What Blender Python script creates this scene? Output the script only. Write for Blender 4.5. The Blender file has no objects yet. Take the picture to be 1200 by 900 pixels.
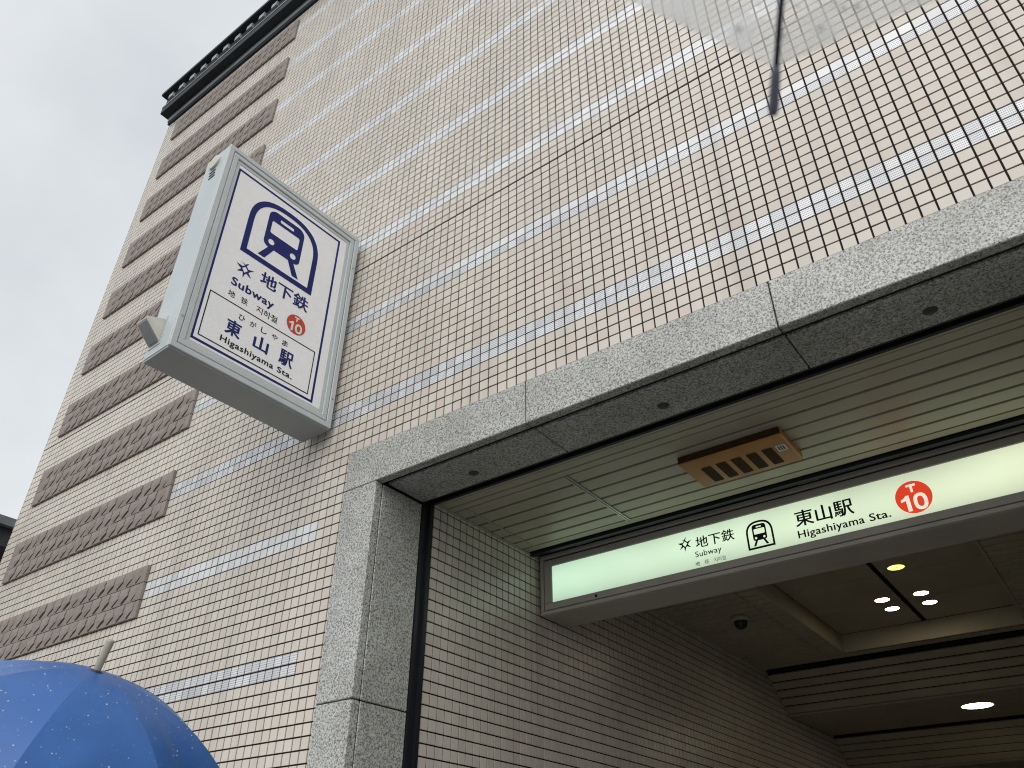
import bpy, bmesh, math, random
import numpy as np
from mathutils import Vector, Matrix
random.seed(7); rng = np.random.default_rng(7)
S = bpy.context.scene
COL = S.collection

# ------------------------------------------------------------------ camera
YAW, PITCH, ROLL = math.radians(-36.8104), math.radians(34.2008), math.radians(0.2961)
CAM = Vector((0.0, -2.1934, 1.6))
FPX = 925.05
def cam_axes():
    h, p, r = YAW, PITCH, ROLL
    f = Vector((math.sin(h)*math.cos(p), math.cos(h)*math.cos(p), math.sin(p)))
    rt = Vector((math.cos(h), -math.sin(h), 0)); up = rt.cross(f)
    c, s = math.cos(r), math.sin(r)
    return c*rt + s*up, -s*rt + c*up, f
RT, UP, FW = cam_axes()
cd = bpy.data.cameras.new("camera"); cam = bpy.data.objects.new("camera", cd); COL.objects.link(cam)
cam.matrix_world = Matrix(((RT.x, UP.x, -FW.x, CAM.x), (RT.y, UP.y, -FW.y, CAM.y), (RT.z, UP.z, -FW.z, CAM.z), (0, 0, 0, 1)))
cd.sensor_width = 36.0; cd.sensor_fit = 'HORIZONTAL'; cd.lens = FPX/1200*36
cd.clip_start = 0.05; cd.clip_end = 2000
cd.dof.use_dof = True; cd.dof.focus_distance = 4.2; cd.dof.aperture_fstop = 7.0
S.camera = cam

# ------------------------------------------------------------------ sky, sun, exposure
SUN_EL, SUN_AZ = math.radians(42), math.radians(160)     # azimuth clockwise from +Y
W = bpy.data.worlds.new("World"); S.world = W; W.use_nodes = True
nt = W.node_tree; nt.nodes.clear()
out = nt.nodes.new('ShaderNodeOutputWorld')
sky = nt.nodes.new('ShaderNodeTexSky'); sky.sky_type = 'NISHITA'; sky.sun_disc = False
sky.sun_elevation = SUN_EL; sky.sun_rotation = SUN_AZ; sky.air_density = 1.5; sky.dust_density = 4.0
b1 = nt.nodes.new('ShaderNodeBackground'); b1.inputs['Strength'].default_value = 0.10
nt.links.new(sky.outputs[0], b1.inputs['Color'])
tc = nt.nodes.new('ShaderNodeTexCoord'); nz = nt.nodes.new('ShaderNodeTexNoise')
nz.inputs['Scale'].default_value = 1.9; nz.inputs['Detail'].default_value = 5; nz.inputs['Roughness'].default_value = 0.55
rp = nt.nodes.new('ShaderNodeValToRGB')
rp.color_ramp.elements[0].position = 0.30; rp.color_ramp.elements[0].color = (0.655, 0.70, 0.735, 1)
rp.color_ramp.elements[1].position = 0.72; rp.color_ramp.elements[1].color = (0.95, 0.965, 0.975, 1)
nt.links.new(tc.outputs['Generated'], nz.inputs['Vector']); nt.links.new(nz.outputs['Fac'], rp.inputs['Fac'])
b2 = nt.nodes.new('ShaderNodeBackground'); b2.inputs['Strength'].default_value = 0.86
nt.links.new(rp.outputs['Color'], b2.inputs['Color'])
mx = nt.nodes.new('ShaderNodeMixShader'); mx.inputs[0].default_value = 0.93
nt.links.new(b1.outputs[0], mx.inputs[1]); nt.links.new(b2.outputs[0], mx.inputs[2]); nt.links.new(mx.outputs[0], out.inputs[0])
sd = bpy.data.lights.new("sun", 'SUN'); sd.energy = 1.5; sd.angle = math.radians(70); sd.color = (1.0, 0.975, 0.94)
so = bpy.data.objects.new("sun", sd); COL.objects.link(so)
sdir = Vector((math.sin(SUN_AZ)*math.cos(SUN_EL), math.cos(SUN_AZ)*math.cos(SUN_EL), math.sin(SUN_EL)))
so.rotation_euler = sdir.to_track_quat('Z', 'Y').to_euler(); so.location = (0, -8, 12)
S.view_settings.view_transform = 'Standard'; S.view_settings.look = 'None'
S.view_settings.exposure = 0.22; S.view_settings.gamma = 1.0
S.cycles.use_denoising = True; S.cycles.pixel_filter_type = 'BLACKMAN_HARRIS'; S.cycles.filter_width = 1.05
S.cycles.max_bounces = 8; S.cycles.transparent_max_bounces = 24

# ------------------------------------------------------------------ helpers
class MB:
    def __init__(s): s.v = []; s.f = []; s.sm = []
    def quad(s, *p, smooth=False):
        n = len(s.v); s.v += [tuple(q) for q in p]; s.f.append(tuple(range(n, n+len(p)))); s.sm.append(smooth); return s
    def box(s, x0, x1, y0, y1, z0, z1, c=0.0):
        """box, optionally chamfered by c on all edges (as an 18-face hull)"""
        if c <= 0:
            n = len(s.v)
            s.v += [(x0,y0,z0),(x1,y0,z0),(x1,y1,z0),(x0,y1,z0),(x0,y0,z1),(x1,y0,z1),(x1,y1,z1),(x0,y1,z1)]
            for q in ((3,2,1,0),(4,5,6,7),(0,1,5,4),(1,2,6,5),(2,3,7,6),(3,0,4,7)): s.f.append(tuple(n+i for i in q)); s.sm.append(False)
            return s
        bm = bmesh.new(); bmesh.ops.create_cube(bm, size=1)
        for v in bm.verts: v.co = Vector(((x0+x1)/2+v.co.x*(x1-x0), (y0+y1)/2+v.co.y*(y1-y0), (z0+z1)/2+v.co.z*(z1-z0)))
        bmesh.ops.bevel(bm, geom=bm.edges[:], offset=c, segments=1, affect='EDGES', profile=0.5)
        s.bm(bm); return s
    def bm(s, bm, smooth=False):
        n = len(s.v); bm.verts.index_update(); s.v += [tuple(v.co) for v in bm.verts]
        for f in bm.faces: s.f.append(tuple(n+v.index for v in f.verts)); s.sm.append(smooth)
        bm.free(); return s
    def tube(s, pts, rad, seg=8, cap=True, smooth=True):
        pts = [Vector(p) for p in pts]
        if not hasattr(rad, '__len__'): rad = [rad]*len(pts)
        base = len(s.v); prev = None
        for i, p in enumerate(pts):
            d = (pts[min(i+1, len(pts)-1)] - pts[max(i-1, 0)]).normalized()
            if prev is None: a = d.orthogonal().normalized()
            else: a = (prev - d*prev.dot(d)).normalized()
            prev = a; b = d.cross(a)
            for k in range(seg):
                t = 2*math.pi*k/seg; s.v.append(tuple(p + (a*math.cos(t)+b*math.sin(t))*rad[i]))
        for i in range(len(pts)-1):
            for k in range(seg):
                k2 = (k+1) % seg
                s.f.append((base+i*seg+k, base+i*seg+k2, base+(i+1)*seg+k2, base+(i+1)*seg+k)); s.sm.append(smooth)
        if cap:
            s.f.append(tuple(base+k for k in reversed(range(seg)))); s.sm.append(False)
            s.f.append(tuple(base+(len(pts)-1)*seg+k for k in range(seg))); s.sm.append(False)
        return s
    def lathe(s, prof, c=(0,0,0), seg=24, smooth=True, axis='Z'):
        """profile of (r, h) revolved about a vertical axis through c"""
        base = len(s.v)
        for r, h in prof:
            for k in range(seg):
                t = 2*math.pi*k/seg; s.v.append((c[0]+r*math.cos(t), c[1]+r*math.sin(t), c[2]+h))
        for i in range(len(prof)-1):
            for k in range(seg):
                k2 = (k+1) % seg
                s.f.append((base+i*seg+k, base+i*seg+k2, base+(i+1)*seg+k2, base+(i+1)*seg+k)); s.sm.append(smooth)
        return s
    def prism(s, prof, x0, x1, plane='YZ'):
        """closed profile [(a,b)] in plane YZ extruded along X (or XZ extruded along Y)"""
        n = len(s.v); k = len(prof)
        for x in (x0, x1):
            for a, b in prof: s.v.append((x, a, b) if plane == 'YZ' else (a, x, b))
        for i in range(k):
            j = (i+1) % k; s.f.append((n+i, n+j, n+k+j, n+k+i)); s.sm.append(False)
        s.f.append(tuple(n+i for i in reversed(range(k)))); s.sm.append(False)
        s.f.append(tuple(n+k+i for i in range(k))); s.sm.append(False)
        return s
    def mesh(s, name, mat):
        me = bpy.data.meshes.new(name); me.from_pydata(s.v, [], s.f)
        me.polygons.foreach_set('use_smooth', s.sm)
        bm = bmesh.new(); bm.from_mesh(me); bmesh.ops.recalc_face_normals(bm, faces=bm.faces); bm.to_mesh(me); bm.free()
        if mat: me.materials.append(mat)
        me.update(); return me
    def build(s, name, mat, parent=None, **props):
        return link(name, s.mesh(name, mat), parent, **props)

def root_of(o):
    v = Vector((0,0,0))
    while o is not None: v += o.location; o = o.parent
    return v
def link(name, me, parent=None, loc=None, **props):
    """mesh in its parent's frame (or, with no parent rotation, already in world metres when world=True)"""
    o = bpy.data.objects.new(name, me); COL.objects.link(o)
    if parent: o.parent = parent
    if loc is not None: o.location = loc
    for k, v in props.items():
        if k in ('label', 'category', 'group', 'kind'): o[k] = v
    return o
def empty(name, loc, label, cat, group=None, kind=None, rot=(0,0,0)):
    o = bpy.data.objects.new(name, None); COL.objects.link(o); o.empty_display_size = 0.1
    o.location = loc; o.rotation_euler = rot
    o['label'] = label; o['category'] = cat
    if group: o['group'] = group
    if kind: o['kind'] = kind
    return o
def tag(o, **props):
    for k, v in props.items(): o[k] = v
    return o
def pj(P):
    d = Vector(P) - CAM; z = d.dot(FW)
    if z < 0.05: return None
    return 600 + FPX*d.dot(RT)/z, 450 - FPX*d.dot(UP)/z, z
def inpoly(x, y, poly):
    c = False; j = len(poly)-1
    for i in range(len(poly)):
        if (poly[i][1] > y) != (poly[j][1] > y) and x < (poly[j][0]-poly[i][0])*(y-poly[i][1])/(poly[j][1]-poly[i][1])+poly[i][0]: c = not c
        j = i
    return c

# ------------------------------------------------------------------ materials
def newmat(name):
    m = bpy.data.materials.new(name); m.use_nodes = True; t = m.node_tree
    return m, t, t.nodes['Principled BSDF']
def noise_mix(t, bs, c1, c2, scale, detail=4, lo=0.35, hi=0.65, vec=None, rough=0.6):
    n = t.nodes.new('ShaderNodeTexNoise'); n.inputs['Scale'].default_value = scale; n.inputs['Detail'].default_value = detail; n.inputs['Roughness'].default_value = rough
    g = t.nodes.new('ShaderNodeNewGeometry') if vec is None else None
    t.links.new(g.outputs['Position'] if vec is None else vec, n.inputs['Vector'])
    r = t.nodes.new('ShaderNodeValToRGB'); r.color_ramp.elements[0].position = lo; r.color_ramp.elements[1].position = hi
    r.color_ramp.elements[0].color = (*c1, 1); r.color_ramp.elements[1].color = (*c2, 1)
    t.links.new(n.outputs['Fac'], r.inputs['Fac'])
    return r, n
def plain(name, c1, c2=None, rough=0.5, metal=0.0, scale=8.0, bump=0.0, bscale=120.0, spec=0.5, rvar=0.1):
    m, t, b = newmat(name)
    b.inputs['Roughness'].default_value = rough; b.inputs['Metallic'].default_value = metal; b.inputs['Specular IOR Level'].default_value = spec
    r, n = noise_mix(t, b, c1, c2 or tuple(x*0.86 for x in c1), scale)
    t.links.new(r.outputs['Color'], b.inputs['Base Color'])
    if rvar:
        mr = t.nodes.new('ShaderNodeMapRange'); mr.inputs['To Min'].default_value = max(rough-rvar, 0.03); mr.inputs['To Max'].default_value = min(rough+rvar, 1)
        t.links.new(n.outputs['Fac'], mr.inputs['Value']); t.links.new(mr.outputs[0], b.inputs['Roughness'])
    if bump:
        n2 = t.nodes.new('ShaderNodeTexNoise'); n2.inputs['Scale'].default_value = bscale; g = t.nodes.new('ShaderNodeNewGeometry')
        t.links.new(g.outputs['Position'], n2.inputs['Vector'])
        bp = t.nodes.new('ShaderNodeBump'); bp.inputs['Strength'].default_value = bump; bp.inputs['Distance'].default_value = 0.002
        t.links.new(n2.outputs['Fac'], bp.inputs['Height']); t.links.new(bp.outputs[0], b.inputs['Normal'])
    return m
def emit(name, col, strength, rough=0.3):
    m, t, b = newmat(name); b.inputs['Base Color'].default_value = (*col, 1); b.inputs['Roughness'].default_value = rough
    b.inputs['Emission Color'].default_value = (*col, 1); b.inputs['Emission Strength'].default_value = strength
    return m

XO, ZO, P = -2.7695, 2.545, 0.05          # facade tile grid: a vertical joint, a horizontal joint, the pitch
def tile_mat(name, ramp, rough, metal, dots=False, pitch=P):
    """glazed mosaic tile: every tile its own shade, faint kiln marks and rain dirt"""
    m, t, b = newmat(name); L = t.links
    g = t.nodes.new('ShaderNodeNewGeometry')
    sub = t.nodes.new('ShaderNodeVectorMath'); sub.operation = 'SUBTRACT'; sub.inputs[1].default_value = (XO, 0.0213, ZO-50*P)
    dv = t.nodes.new('ShaderNodeVectorMath'); dv.operation = 'DIVIDE'; dv.inputs[1].default_value = (pitch,)*3
    fl = t.nodes.new('ShaderNodeVectorMath'); fl.operation = 'FLOOR'
    L.new(g.outputs['Position'], sub.inputs[0]); L.new(sub.outputs[0], dv.inputs[0]); L.new(dv.outputs[0], fl.inputs[0])
    wn = t.nodes.new('ShaderNodeTexWhiteNoise'); wn.noise_dimensions = '3D'; L.new(fl.outputs[0], wn.inputs['Vector'])
    r = t.nodes.new('ShaderNodeValToRGB'); r.color_ramp.interpolation = 'LINEAR'
    for i, (p, c) in enumerate(ramp):
        e = r.color_ramp.elements[i] if i < 2 else r.color_ramp.elements.new(p)
        e.position = p; e.color = (*c, 1)
    L.new(wn.outputs['Value'], r.inputs['Fac'])
    n = t.nodes.new('ShaderNodeTexNoise'); n.inputs['Scale'].default_value = 0.9; n.inputs['Detail'].default_value = 6
    mp = t.nodes.new('ShaderNodeMapping'); mp.inputs['Scale'].default_value = (2.2, 2.2, 0.8)
    L.new(g.outputs['Position'], mp.inputs[0]); L.new(mp.outputs[0], n.inputs['Vector'])
    mr = t.nodes.new('ShaderNodeMapRange'); mr.inputs['From Min'].default_value = 0.3; mr.inputs['From Max'].default_value = 0.7; mr.inputs['To Min'].default_value = 0.90; mr.inputs['To Max'].default_value = 1.03
    L.new(n.outputs['Fac'], mr.inputs['Value'])
    n3 = t.nodes.new('ShaderNodeTexNoise'); n3.inputs['Scale'].default_value = 1.0; n3.inputs['Detail'].default_value = 4
    mp3 = t.nodes.new('ShaderNodeMapping'); mp3.inputs['Scale'].default_value = (9, 9, 0.45); L.new(g.outputs['Position'], mp3.inputs[0]); L.new(mp3.outputs[0], n3.inputs['Vector'])
    mr3 = t.nodes.new('ShaderNodeMapRange'); mr3.inputs['From Min'].default_value = 0.52; mr3.inputs['From Max'].default_value = 0.75; mr3.inputs['To Min'].default_value = 1.0; mr3.inputs['To Max'].default_value = 0.86
    L.new(n3.outputs['Fac'], mr3.inputs['Value'])
    ml = t.nodes.new('ShaderNodeMath'); ml.operation = 'MULTIPLY'; L.new(mr.outputs[0], ml.inputs[0]); L.new(mr3.outputs[0], ml.inputs[1])
    mu = t.nodes.new('ShaderNodeVectorMath'); mu.operation = 'SCALE'; L.new(r.outputs['Color'], mu.inputs[0]); L.new(ml.outputs[0], mu.inputs['Scale'])
    colour = mu.outputs[0]
    bp = t.nodes.new('ShaderNodeBump'); bp.inputs['Strength'].default_value = 0.25; bp.inputs['Distance'].default_value = 0.001
    n2 = t.nodes.new('ShaderNodeTexNoise'); n2.inputs['Scale'].default_value = 90; L.new(g.outputs['Position'], n2.inputs['Vector'])
    height = n2.outputs['Fac']
    if dots:       # pierced-looking dimples in staggered rows, ten across and five up each tile
        vd = t.nodes.new('ShaderNodeVectorMath'); vd.operation = 'DIVIDE'; vd.inputs[1].default_value = (0.00555, 1, 0.0098)
        sb = t.nodes.new('ShaderNodeVectorMath'); sb.operation = 'SUBTRACT'; sb.inputs[1].default_value = (XO, 0, ZO-50*P)
        L.new(g.outputs['Position'], sb.inputs[0]); L.new(sb.outputs[0], vd.inputs[0])
        fr = t.nodes.new('ShaderNodeVectorMath'); fr.operation = 'FRACTION'; L.new(vd.outputs[0], fr.inputs[0])
        s2 = t.nodes.new('ShaderNodeVectorMath'); s2.operation = 'SUBTRACT'; s2.inputs[1].default_value = (0.5, 0, 0.5); L.new(fr.outputs[0], s2.inputs[0])
        s3 = t.nodes.new('ShaderNodeVectorMath'); s3.operation = 'MULTIPLY'; s3.inputs[1].default_value = (0.8, 0, 1.25); L.new(s2.outputs[0], s3.inputs[0])
        ln = t.nodes.new('ShaderNodeVectorMath'); ln.operation = 'LENGTH'; L.new(s3.outputs[0], ln.inputs[0])
        st = t.nodes.new('ShaderNodeMapRange'); st.inputs['From Min'].default_value = 0.22; st.inputs['From Max'].default_value = 0.34
        L.new(ln.outputs['Value'], st.inputs['Value'])
        mc = t.nodes.new('ShaderNodeMix'); mc.data_type = 'RGBA'; mc.inputs['A'].default_value = (0.22, 0.24, 0.28, 1)
        L.new(st.outputs[0], mc.inputs['Factor']); L.new(colour, mc.inputs['B']); colour = mc.outputs['Result']
    L.new(height, bp.inputs['Height']); L.new(bp.outputs[0], b.inputs['Normal'])
    L.new(colour, b.inputs['Base Color'])
    b.inputs['Roughness'].default_value = rough; b.inputs['Metallic'].default_value = metal
    return m
M = {}
M['tile'] = tile_mat('cream_tile', [(0.0, (0.625, 0.574, 0.50)), (0.45, (0.655, 0.605, 0.535)), (0.85, (0.68, 0.635, 0.565)), (0.93, (0.655, 0.597, 0.53)), (1.0, (0.64, 0.555, 0.49))], 0.30, 0.0)
M['band'] = tile_mat('silver_glazed_tile', [(0.0, (0.67, 0.675, 0.69)), (0.5, (0.745, 0.75, 0.76)), (1.0, (0.80, 0.805, 0.815))], 0.34, 0.10)
M['dots'] = tile_mat('dimpled_silver_tile', [(0.0, (0.67, 0.675, 0.69)), (0.5, (0.745, 0.75, 0.76)), (1.0, (0.87, 0.875, 0.885))], 0.32, 0.10, dots=True)
M['relief'] = plain('brown_split_tile', (0.25, 0.213, 0.193), (0.315, 0.272, 0.25), rough=0.75, scale=14, bump=0.5, bscale=160, spec=0.3)
M['grout'] = plain('dark_grout', (0.012, 0.009, 0.008), (0.022, 0.017, 0.014), rough=0.9, spec=0.2, scale=20)
def granite():
    m, t, b = newmat('speckled_grey_granite'); L = t.links
    g = t.nodes.new('ShaderNodeNewGeometry')
    r, n = noise_mix(t, b, (0.15, 0.155, 0.148), (0.62, 0.625, 0.60), 112, detail=5, lo=0.39, hi=0.55, rough=0.75)
    v = t.nodes.new('ShaderNodeTexVoronoi'); v.inputs['Scale'].default_value = 120; L.new(g.outputs['Position'], v.inputs['Vector'])
    vr = t.nodes.new('ShaderNodeValToRGB'); vr.color_ramp.elements[0].position = 0.12; vr.color_ramp.elements[0].color = (0.10, 0.10, 0.10, 1); vr.color_ramp.elements[1].position = 0.36; vr.color_ramp.elements[1].color = (1, 1, 1, 1)
    L.new(v.outputs['Distance'], vr.inputs['Fac'])
    wn, _ = noise_mix(t, b, (0.76, 0.755, 0.73), (1, 1, 1), 3.4, detail=8, lo=0.32, hi=0.62, rough=0.68)
    m1 = t.nodes.new('ShaderNodeVectorMath'); m1.operation = 'MULTIPLY'; L.new(r.outputs['Color'], m1.inputs[0]); L.new(vr.outputs['Color'], m1.inputs[1])
    m2 = t.nodes.new('ShaderNodeVectorMath'); m2.operation = 'MULTIPLY'; L.new(m1.outputs[0], m2.inputs[0]); L.new(wn.outputs['Color'], m2.inputs[1])
    L.new(m2.outputs[0], b.inputs['Base Color']); b.inputs['Roughness'].default_value = 0.35
    return m
M['granite'] = granite()
M['black_metal'] = plain('black_steel', (0.018, 0.021, 0.028), rough=0.4, metal=0.3, scale=5)
M['slate'] = plain('dark_slate_metal', (0.026, 0.033, 0.042), (0.038, 0.046, 0.056), rough=0.7, scale=6, spec=0.3)
M['lip'] = plain('weathered_grey_metal', (0.23, 0.25, 0.26), (0.32, 0.34, 0.345), rough=0.45, scale=5)
M['pale'] = plain('pale_end_cap', (0.36, 0.375, 0.385), (0.46, 0.475, 0.48), rough=0.6, scale=12)
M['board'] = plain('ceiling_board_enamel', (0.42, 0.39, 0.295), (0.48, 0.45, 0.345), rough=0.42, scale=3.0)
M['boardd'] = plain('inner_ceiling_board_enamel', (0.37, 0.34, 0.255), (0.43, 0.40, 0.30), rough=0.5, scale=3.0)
M['void'] = plain('ceiling_void_black', (0.012, 0.012, 0.010), rough=0.9, scale=3)
M['trim'] = plain('aluminium_trim', (0.50, 0.49, 0.44), rough=0.35, metal=0.4, scale=6)
M['signgrey'] = plain('painted_sign_frame', (0.50, 0.535, 0.545), (0.55, 0.58, 0.59), rough=0.38, scale=4)
M['signgrey_shaded'] = plain('shaded_sign_paint', (0.34, 0.36, 0.365), (0.38, 0.40, 0.405), rough=0.5, scale=4)  # darker copy of the sign paint: underside shade put into the colour
M['signend'] = plain('painted_sign_end', (0.50, 0.55, 0.575), (0.55, 0.60, 0.62), rough=0.35, scale=3)
M['acrylic'] = plain('white_acrylic', (0.86, 0.86, 0.87), (0.89, 0.89, 0.895), rough=0.28, scale=4)
M['navy'] = plain('navy_print', (0.010, 0.017, 0.125), (0.014, 0.022, 0.14), rough=0.5, scale=10, spec=0.2)
M['black'] = plain('black_print', (0.016, 0.016, 0.022), rough=0.5, scale=10, spec=0.2)
M['red'] = plain('red_print', (0.50, 0.045, 0.025), (0.54, 0.055, 0.03), rough=0.4, scale=10)
M['white'] = plain('white_print', (0.80, 0.79, 0.76), rough=0.4, scale=10)
M['seam'] = plain('dark_seam', (0.05, 0.055, 0.06), rough=0.6, scale=10)
M['chrome'] = plain('brushed_steel', (0.60, 0.61, 0.61), rough=0.25, metal=0.9, scale=10)
M['ivory'] = plain('ivory_plastic', (0.66, 0.64, 0.57), rough=0.4, scale=10)
M['boxframe'] = plain('grey_lightbox_frame', (0.40, 0.375, 0.335), (0.46, 0.43, 0.385), rough=0.45, metal=0.0, scale=4)
M['orange'] = plain('amber_plastic', (0.40, 0.165, 0.022), (0.46, 0.195, 0.030), rough=0.35, scale=6)
M['slot'] = plain('brown_grille', (0.035, 0.020, 0.008), (0.06, 0.035, 0.015), rough=0.8, scale=60, spec=0.2)
M['blue'] = plain('wet_blue_fabric', (0.018, 0.095, 0.32), (0.028, 0.122, 0.385), rough=0.38, scale=5, bump=0.25, bscale=420, rvar=0.14)
M['umbgrip'] = plain('taupe_plastic', (0.34, 0.315, 0.25), (0.40, 0.37, 0.30), rough=0.4, scale=40)
M['rod'] = plain('dark_coated_steel', (0.02, 0.024, 0.05), rough=0.3, metal=0.4, scale=20)
M['tipcap'] = plain('grey_plastic_tip', (0.12, 0.125, 0.18), (0.16, 0.165, 0.22), rough=0.45, scale=40)
M['pave'] = plain('wet_paving', (0.14, 0.14, 0.134), (0.18, 0.18, 0.172), rough=0.45, scale=2.5, rvar=0.25)
M['asphalt'] = plain('wet_asphalt', (0.035, 0.036, 0.038), (0.05, 0.05, 0.053), rough=0.5, scale=6, bump=0.4, bscale=90, rvar=0.25)
M['concrete'] = plain('pale_concrete', (0.33, 0.33, 0.32), (0.40, 0.40, 0.385), rough=0.7, scale=2)
M['floor'] = plain('passage_floor_tile', (0.13, 0.115, 0.095), (0.17, 0.15, 0.125), rough=0.4, scale=3)
M['plaster'] = plain('grey_plaster', (0.36, 0.35, 0.33), (0.42, 0.41, 0.385), rough=0.8, scale=1.5)
M['roof'] = plain('charcoal_roof', (0.055, 0.058, 0.062), (0.085, 0.088, 0.092), rough=0.55, scale=6)
M['lightbox'] = emit('lit_pale_green_acrylic', (0.66, 0.79, 0.60), 0.80)
def uneven(m):
    """tubes behind the acrylic: brighter along the middle of the panel, uneven from end to end"""
    t = m.node_tree; L = t.links; b = t.nodes['Principled BSDF']; g = t.nodes.new('ShaderNodeNewGeometry')
    sp = t.nodes.new('ShaderNodeSeparateXYZ'); L.new(g.outputs['Position'], sp.inputs[0])
    mp = t.nodes.new('ShaderNodeMapping'); mp.inputs['Scale'].default_value = (1.5, 0, 2.0); L.new(g.outputs['Position'], mp.inputs[0])
    n = t.nodes.new('ShaderNodeTexNoise'); n.inputs['Scale'].default_value = 1.3; n.inputs['Detail'].default_value = 1.5; L.new(mp.outputs[0], n.inputs['Vector'])
    v = t.nodes.new('ShaderNodeMath'); v.operation = 'SUBTRACT'; v.inputs[1].default_value = 3.115; L.new(sp.outputs['Z'], v.inputs[0])
    q = t.nodes.new('ShaderNodeMath'); q.operation = 'MULTIPLY'; L.new(v.outputs[0], q.inputs[0]); L.new(v.outputs[0], q.inputs[1])
    r = t.nodes.new('ShaderNodeMapRange'); r.inputs['From Max'].default_value = 0.012; r.inputs['To Min'].default_value = 0.84; r.inputs['To Max'].default_value = 0.56; L.new(q.outputs[0], r.inputs['Value'])
    r2 = t.nodes.new('ShaderNodeMapRange'); r2.inputs['From Min'].default_value = 0.3; r2.inputs['From Max'].default_value = 0.7; r2.inputs['To Min'].default_value = 0.86; r2.inputs['To Max'].default_value = 1.10; L.new(n.outputs['Fac'], r2.inputs['Value'])
    mu = t.nodes.new('ShaderNodeMath'); mu.operation = 'MULTIPLY'; L.new(r.outputs[0], mu.inputs[0]); L.new(r2.outputs[0], mu.inputs[1]); L.new(mu.outputs[0], b.inputs['Emission Strength'])
    mx_ = t.nodes.new('ShaderNodeMix'); mx_.data_type = 'RGBA'; mx_.inputs['A'].default_value = (0.56, 0.80, 0.60, 1); mx_.inputs['B'].default_value = (0.76, 0.80, 0.56, 1)
    rx = t.nodes.new('ShaderNodeMapRange'); rx.inputs['From Min'].default_value = -2.3; rx.inputs['From Max'].default_value = 0.3; L.new(sp.outputs['X'], rx.inputs['Value']); L.new(rx.outputs[0], mx_.inputs['Factor'])
    L.new(mx_.outputs['Result'], b.inputs['Emission Color'])
uneven(M['lightbox'])
M['litred'] = emit('backlit_red_film', (0.62, 0.045, 0.018), 0.85)
M['litwhite'] = emit('backlit_pale_film', (0.78, 0.66, 0.54), 0.9)
M['lamp'] = emit('warm_white_lamp', (1.0, 0.84, 0.58), 17.0)
M['lampy'] = emit('yellow_lamp', (0.80, 0.82, 0.16), 2.0)
def water_mat():
    m, t, b = newmat('rain_water'); b.inputs['Base Color'].default_value = (0.95, 0.97, 1, 1); b.inputs['Roughness'].default_value = 0.03
    b.inputs['Transmission Weight'].default_value = 0.5; b.inputs['IOR'].default_value = 1.33; return m  # half opaque near-white, so the drops' bright glints are put into the colour
M['water'] = water_mat()
def film_mat():
    m, t, b = newmat('clear_vinyl_film'); L = t.links; o = t.nodes['Material Output']; t.nodes.remove(b)
    tr = t.nodes.new('ShaderNodeBsdfTransparent'); tr.inputs[0].default_value = (0.97, 0.972, 0.97, 1)
    tl = t.nodes.new('ShaderNodeBsdfTranslucent'); tl.inputs[0].default_value = (0.96, 0.96, 0.955, 1)
    gl = t.nodes.new('ShaderNodeBsdfGlossy'); gl.inputs['Roughness'].default_value = 0.12
    g = t.nodes.new('ShaderNodeNewGeometry'); n = t.nodes.new('ShaderNodeTexNoise'); n.inputs['Scale'].default_value = 45; n.inputs['Detail'].default_value = 5
    L.new(g.outputs['Position'], n.inputs['Vector'])
    mr = t.nodes.new('ShaderNodeMapRange'); mr.inputs['From Min'].default_value = 0.35; mr.inputs['From Max'].default_value = 0.7; mr.inputs['To Min'].default_value = 0.28; mr.inputs['To Max'].default_value = 0.72
    L.new(n.outputs['Fac'], mr.inputs['Value'])
    m1 = t.nodes.new('ShaderNodeMixShader'); L.new(mr.outputs[0], m1.inputs[0]); L.new(tr.outputs[0], m1.inputs[1]); L.new(tl.outputs[0], m1.inputs[2])
    fz = t.nodes.new('ShaderNodeFresnel'); fz.inputs['IOR'].default_value = 1.35
    ms = t.nodes.new('ShaderNodeMath'); ms.operation = 'MULTIPLY'; ms.inputs[1].default_value = 0.3; L.new(fz.outputs[0], ms.inputs[0])
    m2 = t.nodes.new('ShaderNodeMixShader'); L.new(ms.outputs[0], m2.inputs[0]); L.new(m1.outputs[0], m2.inputs[1]); L.new(gl.outputs[0], m2.inputs[2])
    L.new(m2.outputs[0], o.inputs['Surface']); return m
M['film'] = film_mat()

# ------------------------------------------------------------------ ground
MB().box(-120, 120, -120, -5.2, -0.42, -0.12).build('road', M['asphalt'], kind='structure', label='wet asphalt road in front of the station pavement')
MB().box(-120, 120, -5.05, 120, -0.40, -0.004).build('pavement', M['pave'], kind='structure', label='grey paved pavement at the foot of the tiled station wall')
MB().box(-120, 120, -5.2, -5.05, -0.42, 0.004, 0.01).build('kerb', M['concrete'], kind='structure', label='pale concrete kerb between the road and the pavement')

# ------------------------------------------------------------------ station building: walls
XL, XR, ZT = -6.335, 3.06, 8.745
PX0, PX1, PZ = -2.603, 0.513, 3.445              # the granite portal's outer edges
OX0, OX1, OZ = -2.395, 0.305, 3.238              # the opening inside it
st = empty('station_building', (0, 0, 0), 'tall cream tiled subway station building with brown relief bands and granite-framed entrance', 'building')
G0 = 0.0040                                        # face of the grout bed; tile faces stand at y = 0
w = MB()
w.box(XL, PX0, G0, 0.30, 0, ZT); w.box(PX1, XR, G0, 0.30, 0, ZT); w.box(PX0, PX1, G0, 0.30, PZ, ZT)
w.box(XL, XL+0.30, 0.30, 14, 0, ZT); w.box(XR-0.30, XR, 0.30, 14, 0, ZT); w.box(XL+0.3, XR-0.3, 13.7, 14, 0, ZT); w.box(XL+0.02, XR-0.02, 0.02, 13.98, ZT, ZT+0.2)
wall = w.build('wall', M['grout'], st)

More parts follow.
